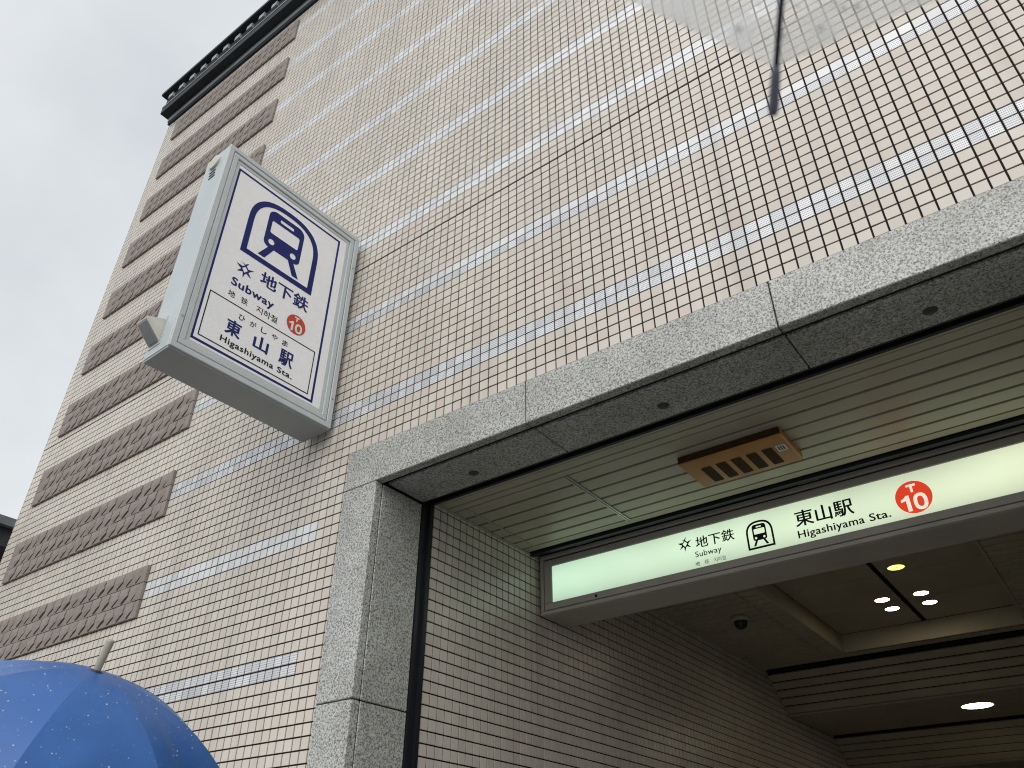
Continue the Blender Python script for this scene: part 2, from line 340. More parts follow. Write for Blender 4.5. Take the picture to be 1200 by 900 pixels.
# tile list
T = 0.0444
cols = range(math.floor((XL-XO)/P), math.ceil((XR-XO)/P))
rows = range(-50, 124)
DL, DR = XO-67*P, XO-28*P                         # ends of the brown bands
def rect_cut(x0, x1, z0, z1):
    """clip a tile against the portal and the wall ends"""
    x0 = max(x0, XL+0.002); x1 = min(x1, XR-0.002)
    if z0 < PZ-0.001 and x1 > PX0-0.002 and x0 < PX1+0.002:
        if x0 < PX0-0.006 and x1 <= PX1: x1 = min(x1, PX0-0.003)
        elif x1 > PX1+0.006 and x0 >= PX0: x0 = max(x0, PX1+0.003)
        else: return None
    if x1-x0 < 0.008: return None
    return x0, x1, z0, z1
tiles, bands, dots = [], [], []
for r in rows:
    ph = r % 12                                   # band rows: top edge at r = 0 mod 12
    for c in cols:
        xc = XO+(c+0.5)*P; zc = ZO+(r+0.5)*P
        if DL < xc < DR and (ph in (0, 1) or ph >= 8) and r >= -4 and r < 122: continue
        q = rect_cut(xc-T/2, xc+T/2, zc-T/2, zc+T/2)
        if not q: continue
        if r == 42: q = (q[0], q[1], q[2], q[3]-0.003)
        if r == 43: q = (q[0], q[1], q[2]+0.003, q[3])
        isb = ph >= 10 and xc > DR and r >= -2
        if isb and r < 18 and xc > XO: isb = False
        if isb: (dots if (r in (-2, -1, 22, 23, 34)) else bands).append((q, c, r))
        else: tiles.append((q, c, r))
SIGN_POLY = [(168, 408), (243, 170), (269, 165), (423, 280), (388, 512), (160, 412)]
UMB_POLY = [(0, 765), (60, 766), (113, 785), (258, 902), (0, 902)]
def shown(P3, half):
    q = pj(P3)
    if not q or not (4 < q[0] < 1196 and 4 < q[1] < 896): return 0
    if inpoly(q[0], q[1], SIGN_POLY) or inpoly(q[0], q[1], UMB_POLY): return 0
    a = pj(Vector(P3)+half[0]); b = pj(Vector(P3)+half[1])
    return abs((a[0]-q[0])*(b[1]-q[1])-(a[1]-q[1])*(b[0]-q[0]))
def tile_mesh(name, mat, w_, h_, d=0.0055, ch=0.0006):
    a, b = w_/2, h_/2
    m = MB(); n = 0
    m.v = [(-a, d, -b), (a, d, -b), (a, d, b), (-a, d, b), (-a+ch, 0, -b+ch), (a-ch, 0, -b+ch), (a-ch, 0, b-ch), (-a+ch, 0, b-ch)]
    m.f = [(4, 5, 6, 7), (0, 1, 5, 4), (1, 2, 6, 5), (2, 3, 7, 6), (3, 0, 4, 7)]; m.sm = [False]*5
    return m.mesh(name, mat)
def stuff_tiles(name, mat, lst, parent, label):
    n = len(lst)
    if not n: return
    q = np.array([t[0] for t in lst]); ch, d = 0.0006, 0.0055
    x0, x1, z0, z1 = q.T
    tx = rng.normal(0, 0.0005, n); tz = rng.normal(0, 0.0005, n)
    v = np.zeros((n, 8, 3))
    for k, (sx, sz) in enumerate(((0, 0), (1, 0), (1, 1), (0, 1))):
        v[:, k, 0] = np.where(sx, x1, x0); v[:, k, 1] = d; v[:, k, 2] = np.where(sz, z1, z0)
        v[:, k+4, 0] = np.where(sx, x1-ch, x0+ch); v[:, k+4, 1] = (tx if sx else -tx)*0.5+(tz if sz else -tz)*0.5; v[:, k+4, 2] = np.where(sz, z1-ch, z0+ch)
    base = (np.arange(n)*8)[:, None, None]
    f = base+np.array([(4, 5, 6, 7), (0, 1, 5, 4), (1, 2, 6, 5), (2, 3, 7, 6), (3, 0, 4, 7)])[None]
    me = bpy.data.meshes.new(name); nf = n*5
    me.vertices.add(n*8); me.vertices.foreach_set('co', v.reshape(-1).astype(np.float32))
    me.loops.add(nf*4); me.loops.foreach_set('vertex_index', f.reshape(-1).astype(np.int32))
    me.polygons.add(nf); me.polygons.foreach_set('loop_start', (np.arange(nf)*4).astype(np.int32)); me.polygons.foreach_set('use_smooth', np.zeros(nf, dtype=bool))
    me.update(calc_edges=True); me.validate(); me.materials.append(mat)
    return link(name, me, parent, kind='stuff')
HX = (Vector((P, 0, 0)), Vector((0, 0, P)))
def lay(name, mat, lst, parent, limit=300):
    sc = [shown(((q[0]+q[1])/2, 0, (q[2]+q[3])/2), HX) if (q[1]-q[0]) > 0.0443 and (q[3]-q[2]) > 0.0443 else 0 for q, c, r in lst]
    order = sorted(range(len(lst)), key=lambda i: -sc[i])[:limit]
    big = {i for i in order if sc[i] > 0}
    me = tile_mesh(name, mat, T, T)
    for i in order:
        if i not in big: continue
        q = lst[i][0]
        o = link(name, me, parent, loc=((q[0]+q[1])/2, 0, (q[2]+q[3])/2))
        o.rotation_euler = (random.gauss(0, 0.010), 0, random.gauss(0, 0.010))
    return [lst[i] for i in range(len(lst)) if i not in big]
rest = lay('tile', M['tile'], tiles, wall)
stuff_tiles('tile_field', M['tile'], rest, wall, '')
rest_d = lay('glazed_tile', M['dots'], dots, wall, 200)
stuff_tiles('dimpled_tile_field', M['dots'], rest_d, wall, '')
rest_b = lay('glazed_tile', M['band'], bands, wall, 100)
stuff_tiles('glazed_tile_field', M['band'], rest_b, wall, '')

# brown split-face relief tiles, 100 mm square, three courses to a band
def relief_geo(seed, end=0):
    """one interlocking piece: its sides follow a slanting notch below and a thin wavy joint above; end = -1 / 1 squares off the band's ends"""
    r = random.Random(seed); a = 0.0976
    crv = [(0.14, 0.0), (0.30, 0.13), (0.50, 0.34), (0.62, 0.50), (0.55, 0.66), (0.64, 0.83), (0.58, 1.0)]
    gap = [0.06, 0.27, 0.25, 0.08, 0.045, 0.04, 0.04]
    rt = [(u+1-g_, v) for (u, v), g_ in zip(crv, gap)]; lf = [(u+g_*0.6, v) for (u, v), g_ in zip(crv, gap)]
    if end < 0: lf = [(0.0, 0.0), (0.0, 1.0)]; 
    if end > 0: rt = [(1.0, 0.0), (1.0, 1.0)]
    loop = [p for p in rt] + [p for p in reversed(lf)]
    V = []; F = []; n = len(loop)
    for u, v in loop:
        x, z = (u-0.5)*0.1, (min(max(v, 0.020), 0.980)-0.5)*0.1
        V.append((x, -0.016-r.uniform(0, 0.0018), z))
    for u, v in loop: V.append(((u-0.5)*0.1, 0.004, (min(max(v, 0.020), 0.980)-0.5)*0.1))
    cx = sum(p[0] for p in loop)/n; V.append(((cx-0.5)*0.1, -0.0205-r.uniform(0, 0.002), r.uniform(-0.006, 0.010)))
    for i in range(n):
        j = (i+1) % n; F.append((i, j, 2*n)); F.append((j, i, n+i, n+j))
    return V, F
RG = {e: [relief_geo(s_+10*e, e) for s_ in range(5)] for e in (-1, 0, 1)}
RM = {}
for e in RG:
    RM[e] = []
    for V, F in RG[e]:
        me = bpy.data.meshes.new('relief_tile'); me.from_pydata(V, [], F); me.materials.append(M['relief'])
        bm = bmesh.new(); bm.from_mesh(me); bmesh.ops.recalc_face_normals(bm, faces=bm.faces)
        if sum(f.normal.y for f in bm.faces if len(f.verts) == 3) > 0:
            for f in bm.faces: f.normal_flip()
        bm.to_mesh(me); bm.free(); RM[e].append(me)
rel = []
SX = ((DR-DL)/20)/0.1
for k in range(-12, 121, 12):
    for course in range(3):
        z = ZO+(k+2)*P-(course+0.5)*0.1
        for i in range(20): rel.append((DL+(i+0.5)*(DR-DL)/20, z, -1 if i == 0 else (1 if i == 19 else 0)))
HX2 = (Vector((0.1, 0, 0)), Vector((0, 0, 0.1)))
sc = [shown((x, 0, z), HX2) for x, z, e in rel]
order = sorted(range(len(rel)), key=lambda i: -sc[i])[:300]; big = {i for i in order if sc[i] > 0}
mm = MB()
for i, (x, z, e) in enumerate(rel):
    k = random.randrange(5)
    if i in big:
        o = link('relief_tile', RM[e][k], wall, loc=(x, 0.001, z)); o.scale = (SX, random.uniform(0.9, 1.1), 1); o.rotation_euler = (random.gauss(0, 0.008), 0, random.gauss(0, 0.008))
    else:
        n = len(mm.v); mm.v += [(x+v[0]*SX, v[1]+0.001, z+v[2]) for v in RG[e][k][0]]; mm.f += [tuple(n+a for a in f) for f in RG[e][k][1]]
me = bpy.data.meshes.new('relief_tile_field'); me.from_pydata(mm.v, [], mm.f); me.materials.append(M['relief'])
bm = bmesh.new(); bm.from_mesh(me); bmesh.ops.recalc_face_normals(bm, faces=bm.faces); bm.to_mesh(me); bm.free()
link('relief_tile_field', me, wall, kind='stuff')

# ------------------------------------------------------------------ granite portal
def slab(x0, x1, y0, y1, z0, z1, c=0.003, **k): return MB().box(x0, x1, y0, y1, z0, z1, c).build('granite_slab', M['granite'], st, **k)
GF = -0.010; g = 0.0025
xs = [PX0, -1.567, -0.529, PX1]
for i in range(3):
    slab(xs[i]+(g if i else 0), xs[i+1]-(g if i < 2 else 0), GF, 0.034, OZ, PZ-0.004)
    xa, xb = max(xs[i], OX0)+g, min(xs[i+1], OX1)-g
    slab(xa, xb, 0.066, 0.298, OZ+0.006, OZ+0.10)                         # soffit slab, behind a drip groove
MB().box(OX0, OX1, 0.036, 0.064, OZ+0.016, OZ+0.10).build('drip_groove', M['void'], st)
zs = [0.0, 0.62, 1.46, 2.303, OZ]
for k in range(4):
    z0, z1 = zs[k]+g, zs[k+1]-g
    slab(PX0, OX0-0.0005, GF, 0.034, z0, z1); slab(OX0-0.06, OX0, 0.0375, 0.298, z0, z1)
    slab(OX1+0.0005, PX1, GF, 0.034, z0, z1); slab(OX1, OX1+0.06, 0.0375, 0.298, z0, z1)
MB().box(PX0+0.01, OX0-0.004, 0.036, 0.29, 0, PZ-0.01).box(OX1+0.004, PX1-0.01, 0.036, 0.29, 0, PZ-0.01).box(PX0+0.01, PX1-0.01, 0.0362, 0.298, OZ+0.11, PZ-0.01).build('portal_backing', M['grout'], st)
plug = MB().lathe([(0.0, -0.004), (0.018, -0.004), (0.024, 0.0), (0.024, 0.006)], seg=16).mesh('soffit_plug', M['seam'])
for x in (-2.006, -1.068, -0.102): link('soffit_plug', plug, st, loc=(x, 0.208, OZ+0.006))
# shutter guide: black channel round the opening
sg = MB()
for x0, x1 in ((OX0-0.05, OX0-0.006), (OX1+0.006, OX1+0.05)): sg.box(x0, x1, 0.300, 0.372, 0, OZ+0.05)
sg.box(OX0-0.05, OX1+0.05, 0.300, 0.372, OZ+0.062, OZ+0.11)
sg.box(OX0-0.005, OX0+0.006, 0.301, 0.316, 0, OZ+0.03); sg.box(OX0-0.005, OX0+0.010, 0.352, 0.371, 0, OZ+0.03)
sg.box(OX1-0.006, OX1+0.005, 0.301, 0.316, 0, OZ+0.03); sg.box(OX1-0.010, OX1+0.005, 0.352, 0.371, 0, OZ+0.03)
sg.box(OX0+0.012, OX1-0.012, 0.301, 0.312, OZ+0.010, OZ+0.061); sg.box(OX0+0.012, OX1-0.012, 0.354, 0.371, OZ+0.016, OZ+0.061)
sg.build('shutter_guide', M['black_metal'], st)

# ------------------------------------------------------------------ cornice
cx0 = -6.36
co = MB()
co.box(cx0+0.03, XR, -0.022, 0.0, 8.747, 8.777); co.box(cx0-0.01, XR, -0.115, 0.0, 8.862, 8.955); co.box(cx0+0.01, XR, -0.105, 0.3, 8.975, 9.14); co.box(cx0-0.03, XR, -0.165, 0.3, 9.14, 9.18)
cor = co.build('cornice', M['slate'], st)
MB().box(cx0+0.03, XR, -0.032, 0.0, 8.7775, 8.8615).box(cx0-0.01, XR, -0.120, 0.0, 8.9555, 8.9745).build('cornice_trim', M['lip'], cor)
rb = MB().box(-0.040, 0.040, -0.130, -0.104, -0.030, 0.034).mesh('rafter_end', M['pale'])
x = -6.24
while x < XR-0.1:
    link('rafter_end', rb, cor, loc=(x, 0, 9.072)); x += 0.193

# ------------------------------------------------------------------ passage side walls
XW, XW2 = -2.39, 0.30
def side_wall(xw, sgn, label, name):
    root = empty(name, (xw, 0.375, 0), label, 'wall')
    b = MB().box(-0.0040*sgn, -0.10*sgn, 0.0, 9.6, 0, 3.48)
    bed = b.build('grout_bed', M['grout'], root)
    lst = []
    ya = 0.03-0.375
    for j in range(0, 192):
        y0 = 0.03+(j+6)*P+0.002; y1 = y0+T
        if j == 0: pass
        y0w, y1w = max(y0, 0.380), y1
        if y1w-y0w < 0.01: continue
        for r in range(8, 69):
            z0 = r*P+0.002; z1 = z0+T
            lst.append(((y0w-0.375, y1w-0.375, z0, z1)))
    d = 0.0055*-sgn; ch = 0.0006
    BOX = [(632, 650), (1200, 480), (1200, 590), (760, 712), (636, 724)]
    sc = []
    for a0, a1, z0, z1 in lst:
        c3 = Vector((xw, 0.375+(a0+a1)/2, (z0+z1)/2)); q = pj(c3)
        if sgn < 0 or not q or not (4 < q[0] < 1196 and 4 < q[1] < 896) or (a1-a0) < 0.0443: sc.append(0); continue
        if inpoly(q[0], q[1], BOX): sc.append(0); continue
        sc.append(shown(c3, (Vector((0, P, 0)), Vector((0, 0, P)))))
    order = sorted(range(len(lst)), key=lambda i: -sc[i])[:300]; bigset = {i for i in order if sc[i] > 0}
    h = T/2
    m = MB(); m.v = [(d, -h, -h), (d, h, -h), (d, h, h), (d, -h, h), (0, -h+ch, -h+ch), (0, h-ch, -h+ch), (0, h-ch, h-ch), (0, -h+ch, h-ch)]
    m.f = [(4, 5, 6, 7), (0, 1, 5, 4), (1, 2, 6, 5), (2, 3, 7, 6), (3, 0, 4, 7)]; m.sm = [False]*5
    me = m.mesh('tile', M['tile'])
    V = []; F = []
    for i, (a0, a1, z0, z1) in enumerate(lst):
        if i in bigset:
            o = link('tile', me, bed, loc=(0, (a0+a1)/2, (z0+z1)/2)); o.rotation_euler = (0, random.gauss(0, 0.008), random.gauss(0, 0.008))
        else:
            n = len(V)
            V += [(d, a0, z0), (d, a1, z0), (d, a1, z1), (d, a0, z1), (0, a0+ch, z0+ch), (0, a1-ch, z0+ch), (0, a1-ch, z1-ch), (0, a0+ch, z1-ch)]
            F += [(n+4, n+5, n+6, n+7), (n, n+1, n+5, n+4), (n+1, n+2, n+6, n+5), (n+2, n+3, n+7, n+6), (n+3, n, n+4, n+7)]
    me = bpy.data.meshes.new('tile_field'); me.from_pydata(V, [], F); me.materials.append(M['tile'])
    bm = bmesh.new(); bm.from_mesh(me); bmesh.ops.recalc_face_normals(bm, faces=bm.faces)
    for f in bm.faces:
        if f.normal.x*sgn < -0.5: f.normal_flip()
    bm.to_mesh(me); bm.free()
    link('tile_field', me, bed, kind='stuff')
    MB().box(0, 0.012*sgn, 0.0, 0.86, 3.262, 3.268).build('edge_trim', M['trim'], root)
side_wall(XW, 1, 'left side wall of the entrance passage in small square tiles, running under the lit sign', 'passage_wall')
side_wall(XW2, -1, 'right side wall of the entrance passage in small square tiles', 'passage_wall')

# ------------------------------------------------------------------ passage ceilings
ZC, ZR, ZTR = 3.27, 3.33, 3.46
ce = empty('porch_ceiling', (-1.04, 0.78, ZC), 'pale board ceiling over the entrance between granite lintel and lit sign', 'ceiling')
def cbox(parent, name, mat, x0, x1, y0, y1, z0, z1, c=0.0, o=None):
    o = o or parent.location
    return MB().box(x0-o.x, x1-o.x, y0-o.y, y1-o.y, z0-o.z, z1-o.z, c).build(name, mat, parent)
cbox(ce, 'ceiling_backing', M['void'], XW+0.001, XW2-0.001, 0.374, 1.24, ZC+0.034, ZC+0.10)
jt = [0.515, 0.612, 0.712, 0.812, 0.908, 1.003, 1.096]
segs = [(XW+0.004, -2.312), (-2.300, -1.736), (-1.712, XW2-0.004)]
gap = 0.0082
cbox(ce, 'edge_trim', M['board'], XW+0.004, XW2-0.004, 0.376, 0.405, ZC-0.002, ZC+0.011)
cbox(ce, 'edge_trim', M['board'], XW+0.004, XW2-0.004, 0.413, 0.462, ZC, ZC+0.011)
cbox(ce, 'edge_trim', M['board'], XW+0.004, XW2-0.004, 0.470, 0.510, ZC-0.001, ZC+0.011)
for j in range(6):
    for k, (a, b) in enumerate(segs):
        cbox(ce, 'ceiling_board', M['board'], a, b, jt[j]+gap, jt[j+1]-gap, ZC+random.uniform(0, 0.001), ZC+0.011, 0.0015)
cbox(ce, 'edge_trim', M['boardd'], XW+0.004, XW2-0.004, 1.102, 1.150, ZC+0.003, ZC+0.011)
cbox(ce, 'edge_trim', M['black_metal'], XW+0.004, XW2-0.004, 1.165, 1.195, ZC-0.012, ZC+0.011)
for x, wd in ((-1.724, 0.020), (-2.306, 0.009)):
    cbox(ce, 'joint_strip', M['trim'], x-wd/2, x+wd/2, 0.515, 1.096, ZC-0.004, ZC+0.010)
    if wd > 0.01: cbox(ce, 'joint_strip', M['void'], x-0.002, x+0.002, 0.515, 1.096, ZC-0.0045, ZC-0.004)

# inner ceiling with a raised tray
TX0, TX1, TY0, TY1 = -1.655, -0.402, 2.02, 4.33
ci = empty('hall_ceiling', (-1.03, 3.0, ZR), 'dim board ceiling behind the lit sign with a raised square tray of panels', 'ceiling')
def ib(name, mat, *a, **k): return cbox(ci, name, mat, *a, **k)
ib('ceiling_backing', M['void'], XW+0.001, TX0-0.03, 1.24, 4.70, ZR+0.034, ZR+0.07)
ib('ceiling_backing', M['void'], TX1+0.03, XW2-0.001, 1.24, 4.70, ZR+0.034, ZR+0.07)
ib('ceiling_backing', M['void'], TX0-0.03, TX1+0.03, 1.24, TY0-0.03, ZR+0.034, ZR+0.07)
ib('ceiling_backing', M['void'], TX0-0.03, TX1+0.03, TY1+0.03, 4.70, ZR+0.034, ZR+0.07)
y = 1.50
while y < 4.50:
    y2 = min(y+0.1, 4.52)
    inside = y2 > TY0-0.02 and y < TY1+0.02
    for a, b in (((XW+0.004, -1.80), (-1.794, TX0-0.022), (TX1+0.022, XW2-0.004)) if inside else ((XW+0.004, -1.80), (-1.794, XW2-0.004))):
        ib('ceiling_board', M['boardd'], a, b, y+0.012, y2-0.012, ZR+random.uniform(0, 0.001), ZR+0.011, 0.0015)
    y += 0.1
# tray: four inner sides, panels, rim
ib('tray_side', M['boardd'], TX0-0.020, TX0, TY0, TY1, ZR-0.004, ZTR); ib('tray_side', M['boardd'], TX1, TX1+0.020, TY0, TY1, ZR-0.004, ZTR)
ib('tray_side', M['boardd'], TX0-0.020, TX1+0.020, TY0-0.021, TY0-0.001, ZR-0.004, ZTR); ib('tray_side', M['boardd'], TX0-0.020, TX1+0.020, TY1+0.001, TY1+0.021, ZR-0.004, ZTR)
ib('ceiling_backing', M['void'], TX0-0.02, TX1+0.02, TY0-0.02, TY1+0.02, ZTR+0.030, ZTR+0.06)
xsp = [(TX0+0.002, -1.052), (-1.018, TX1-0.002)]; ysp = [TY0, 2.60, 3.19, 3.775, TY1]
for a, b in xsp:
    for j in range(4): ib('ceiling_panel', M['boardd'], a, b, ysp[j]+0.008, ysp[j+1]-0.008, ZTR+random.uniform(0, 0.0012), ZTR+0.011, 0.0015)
# dark slot, then the ceiling steps down towards the stairs
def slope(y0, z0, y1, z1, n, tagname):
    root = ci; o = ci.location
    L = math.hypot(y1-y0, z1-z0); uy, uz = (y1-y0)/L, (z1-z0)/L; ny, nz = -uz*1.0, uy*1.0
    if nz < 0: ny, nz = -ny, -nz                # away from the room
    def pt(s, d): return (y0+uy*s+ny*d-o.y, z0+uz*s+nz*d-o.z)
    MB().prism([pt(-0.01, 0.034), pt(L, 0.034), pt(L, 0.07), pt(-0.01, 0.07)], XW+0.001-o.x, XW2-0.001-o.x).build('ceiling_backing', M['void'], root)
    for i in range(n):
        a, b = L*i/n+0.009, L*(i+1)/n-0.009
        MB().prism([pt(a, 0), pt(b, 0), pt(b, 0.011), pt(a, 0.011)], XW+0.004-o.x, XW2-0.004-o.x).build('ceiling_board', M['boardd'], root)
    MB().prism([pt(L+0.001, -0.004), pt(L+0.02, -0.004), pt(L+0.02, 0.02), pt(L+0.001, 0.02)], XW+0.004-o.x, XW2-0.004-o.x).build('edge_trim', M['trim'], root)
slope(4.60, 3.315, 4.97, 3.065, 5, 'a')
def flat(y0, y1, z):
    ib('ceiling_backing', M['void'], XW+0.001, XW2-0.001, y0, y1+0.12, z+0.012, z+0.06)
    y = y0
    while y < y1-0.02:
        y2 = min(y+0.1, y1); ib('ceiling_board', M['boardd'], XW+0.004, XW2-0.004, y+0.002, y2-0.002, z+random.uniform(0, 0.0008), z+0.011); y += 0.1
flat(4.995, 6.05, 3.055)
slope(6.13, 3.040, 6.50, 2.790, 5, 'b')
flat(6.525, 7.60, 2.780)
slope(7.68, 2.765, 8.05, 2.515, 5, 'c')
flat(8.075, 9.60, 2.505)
# far end and floor
MB().box(XW, XW2, 9.60, 9.70, -3.2, 3.6).build('end_wall', M['plaster'], kind='structure', label='plain wall closing the far end of the stair passage')
MB().box(XW+0.001, XW2-0.001, 0.0, 3.40, -0.1, 0.002).build('passage_floor', M['floor'], kind='structure', label='dark tiled floor inside the entrance')
sb = MB()
for i in range(18): sb.box(XW+0.001, XW2-0.001, 3.40+i*0.30, 3.70+i*0.30+0.02, -3.4, -0.17*(i+1)+0.002)
sb.build('stairs', M['floor'], kind='structure', label='stairs leading down from the entrance to the subway')

# ------------------------------------------------------------------ flat print helpers
def flat_mesh(loops, res=1):
    cu = bpy.data.curves.new('outline', 'CURVE'); cu.dimensions = '2D'; cu.fill_mode = 'BOTH'
    for lp in loops:
        s = cu.splines.new('POLY'); s.points.add(len(lp)-1); s.use_cyclic_u = True
        for p, q in zip(s.points, lp): p.co = (q[0], q[1], 0, 1)
    o = bpy.data.objects.new('outline', cu); COL.objects.link(o)
    me = bpy.data.meshes.new_from_object(o.evaluated_get(bpy.context.evaluated_depsgraph_get()))
    bpy.data.objects.remove(o); bpy.data.curves.remove(cu); return me
def text_mesh(body, bold=0.0, spacing=1.0):
    cu = bpy.data.curves.new('letters', 'FONT'); cu.body = body; cu.size = 1; cu.space_character = spacing; cu.resolution_u = 4
    o = bpy.data.objects.new('letters', cu); COL.objects.link(o)
    me = bpy.data.meshes.new_from_object(o.evaluated_get(bpy.context.evaluated_depsgraph_get()))
    bpy.data.objects.remove(o); bpy.data.curves.remove(cu); return me
class Face:
    """a sign face: (u, v) right and up on it, out = its outward normal, in the frame of parent"""
    def __init__(s, parent, origin, right, up, out): s.p, s.o, s.r, s.u, s.n = parent, Vector(origin), Vector(right), Vector(up), Vector(out)
    def place(s, me, name, mat, lift, **k):
        for v in me.vertices: v.co = s.o + s.r*v.co.x + s.u*v.co.y + s.n*lift
        me.name = name; me.materials.clear(); me.materials.append(mat)
        bm = bmesh.new(); bm.from_mesh(me)
        for f in bm.faces:
            f.normal_update()
            if f.normal.dot(s.n) < 0: f.normal_flip()
            f.material_index = 0; f.smooth = False
        bm.to_mesh(me); bm.free(); me.update()
        return link(name, me, s.p, **k)
    def shape(s, loops, name, mat, lift=0.0010, **k): return s.place(flat_mesh(loops), name, mat, lift, **k)
    def text(s, body, u0, u1, v0, v1, name, mat, bold=0.0, lift=0.0010, spacing=1.0, **k):
        """text stretched to the box u0..u1, v0..v1 of its ink"""
        me = text_mesh(body, bold, spacing)
        if bold > 0:       # heavier weight: the same print struck again a hair to each side
            n = len(me.vertices); co = np.zeros(n*3); me.vertices.foreach_get('co', co); co = co.reshape(-1, 3)
            fs = [tuple(p.vertices) for p in me.polygons]; V = []; F = []
            for q, (dx, dy) in enumerate(((0, 0), (1, 0), (-1, 0), (0.7, 0.7), (-0.7, 0.7), (0.7, -0.7), (-0.7, -0.7))):
                V += [(p[0]+dx*bold, p[1]+dy*bold*0.8, 0.0) for p in co]; F += [tuple(i+q*n for i in f) for f in fs]
            bpy.data.meshes.remove(me); me = bpy.data.meshes.new('letters'); me.from_pydata(V, [], F); strikes = n
        else: strikes = 0
        co = np.zeros(len(me.vertices)*3); me.vertices.foreach_get('co', co); co = co.reshape(-1, 3)
        a, b = co.min(0), co.max(0)
        co[:, 0] = u0+(co[:, 0]-a[0])*(u1-u0)/(b[0]-a[0]); co[:, 1] = v0+(co[:, 1]-a[1])*(v1-v0)/(b[1]-a[1])
        me.vertices.foreach_set('co', co.reshape(-1)); me.update()
        o = s.place(me, name, mat, lift, **k)
        if strikes:
            for i, v in enumerate(o.data.vertices): v.co += s.n*(0.00005*(i//strikes))
        return o
def numeral_one(u0, u1, v0, v1):
    w_ = u1-u0; h = v1-v0
    return [(u1-0.46*w_, v0), (u1, v0), (u1, v1), (u1-0.36*w_, v1), (u0+0.28*w_, v1-0.16*h), (u0, v1-0.20*h), (u0, v1-0.37*h), (u1-0.46*w_, v1-0.30*h)]
def numeral_zero(u0, u1, v0, v1, t):
    c, d, a, b = (u0+u1)/2, (v0+v1)/2, (u1-u0)/2, (v1-v0)/2
    def el(p, q): return [(c+p*math.copysign(abs(math.cos(x))**0.85, math.cos(x)), d+q*math.copysign(abs(math.sin(x))**0.85, math.sin(x))) for x in [2*math.pi*i/36 for i in range(36)]]
    return [el(a, b), el(a-t, b-t*0.95)]
def letter_tee(u0, u1, v0, v1, t):
    c = (u0+u1)/2
    return [(u0, v1-t), (c-t/2, v1-t), (c-t/2, v0), (c+t/2, v0), (c+t/2, v1-t), (u1, v1-t), (u1, v1), (u0, v1)]
def rect(u0, u1, v0, v1): return [(u0, v0), (u1, v0), (u1, v1), (u0, v1)]
def ring(u0, u1, v0, v1, t): return [rect(u0, u1, v0, v1), rect(u0+t, u1-t, v0+t, v1-t)]
def circ(u, v, r, n=40): return [(u+r*math.cos(2*math.pi*i/n), v+r*math.sin(2*math.pi*i/n)) for i in range(n)]
def rrect(u0, u1, v0, v1, r, rb=None, n=6):
    rb = r if rb is None else rb; P_ = []
    for cx, cy, a0, q in ((u1-rb, v0+rb, -90, rb), (u1-r, v1-r, 0, r), (u0+r, v1-r, 90, r), (u0+rb, v0+rb, 180, rb)):
        for i in range(n+1):
            a = math.radians(a0+90*i/n); P_.append((cx+q*math.cos(a), cy+q*math.sin(a)))
    return P_
def arch(u0, u1, v0, vs, v1, n=24):
    """straight sides to vs, then a superelliptic crown to v1"""
    c, a, b = (u0+u1)/2, (u1-u0)/2, v1-vs; P_ = [(u0, v0), (u1, v0)]
    for i in range(n+1):
        t = math.pi*i/n; ct, st_ = math.cos(t), math.sin(t)
        P_.append((c+a*math.copysign(abs(ct)**0.80, ct), vs+b*abs(st_)**0.80))
    return P_
def train_logo(face, u, v, w_, h_, mat, name_prefix=''):
    """tunnel arch with a train front inside: (u, v) lower-left corner of the arch"""
    X = lambda a: u+a*w_
    Y = lambda b: v+b*h_
    t = 0.072
    def A(lp): return [(X(a), Y(b)) for a, b in lp]
    face.shape([A(arch(0, 1, 0, 0.52, 1)), A(arch(t, 1-t, t, 0.53, 1-t*0.98))], 'tunnel_arch', mat)
    body = rrect(0.243, 0.757, 0.29, 0.868, 0.10, 0.075)
    win = rrect(0.30, 0.70, 0.515, 0.71, 0.025); dest = rrect(0.40, 0.60, 0.755, 0.80, 0.018)
    face.shape([A(body), A(win), A(dest), A(circ(0.345, 0.385, 0.042, 24)), A(circ(0.655, 0.385, 0.042, 24))], 'train_front', mat)
    face.shape([A([(0.32, 0.292), (0.40, 0.292), (0.305, 0.105), (0.215, 0.105)])], 'rail_mark', mat)
    face.shape([A([(0.60, 0.292), (0.68, 0.292), (0.785, 0.105), (0.695, 0.105)])], 'rail_mark', mat)
def crest(face, u, v, r, mat):
    """city crest: a six-armed pinwheel round an open diamond"""
    def q(p, k=1): return (u+p[0]*r*k, v+p[1]*r*k)
    dm = [(0, 0.62), (0.55, 0.05), (0, -0.62), (-0.55, 0.05)]; di = [(0, 0.40), (0.33, 0.05), (0, -0.36), (-0.33, 0.05)]
    face.shape([[q(p) for p in dm], [q(p) for p in di]], 'crest', mat)
    arms = [((-0.62, 0.78), (0.04, 0.46), (-0.10, 0.62)), ((0.30, 1.0), (0.02, 0.40), (-0.12, 0.60)), ((1.0, 0.46), (0.34, 0.26), (0.50, 0.05)),
            ((-1.0, 0.30), (-0.36, 0.28), (-0.55, -0.02)), ((-0.82, -0.62), (-0.36, -0.02), (-0.20, -0.30)), ((0.86, -0.62), (0.34, -0.02), (0.22, -0.32)), ((-0.06, -1.0), (0.10, -0.50), (-0.16, -0.42))]
    for i, a in enumerate(arms): face.shape([[q(p) for p in a]], 'crest_arm', mat, lift=0.00112+0.00004*i)

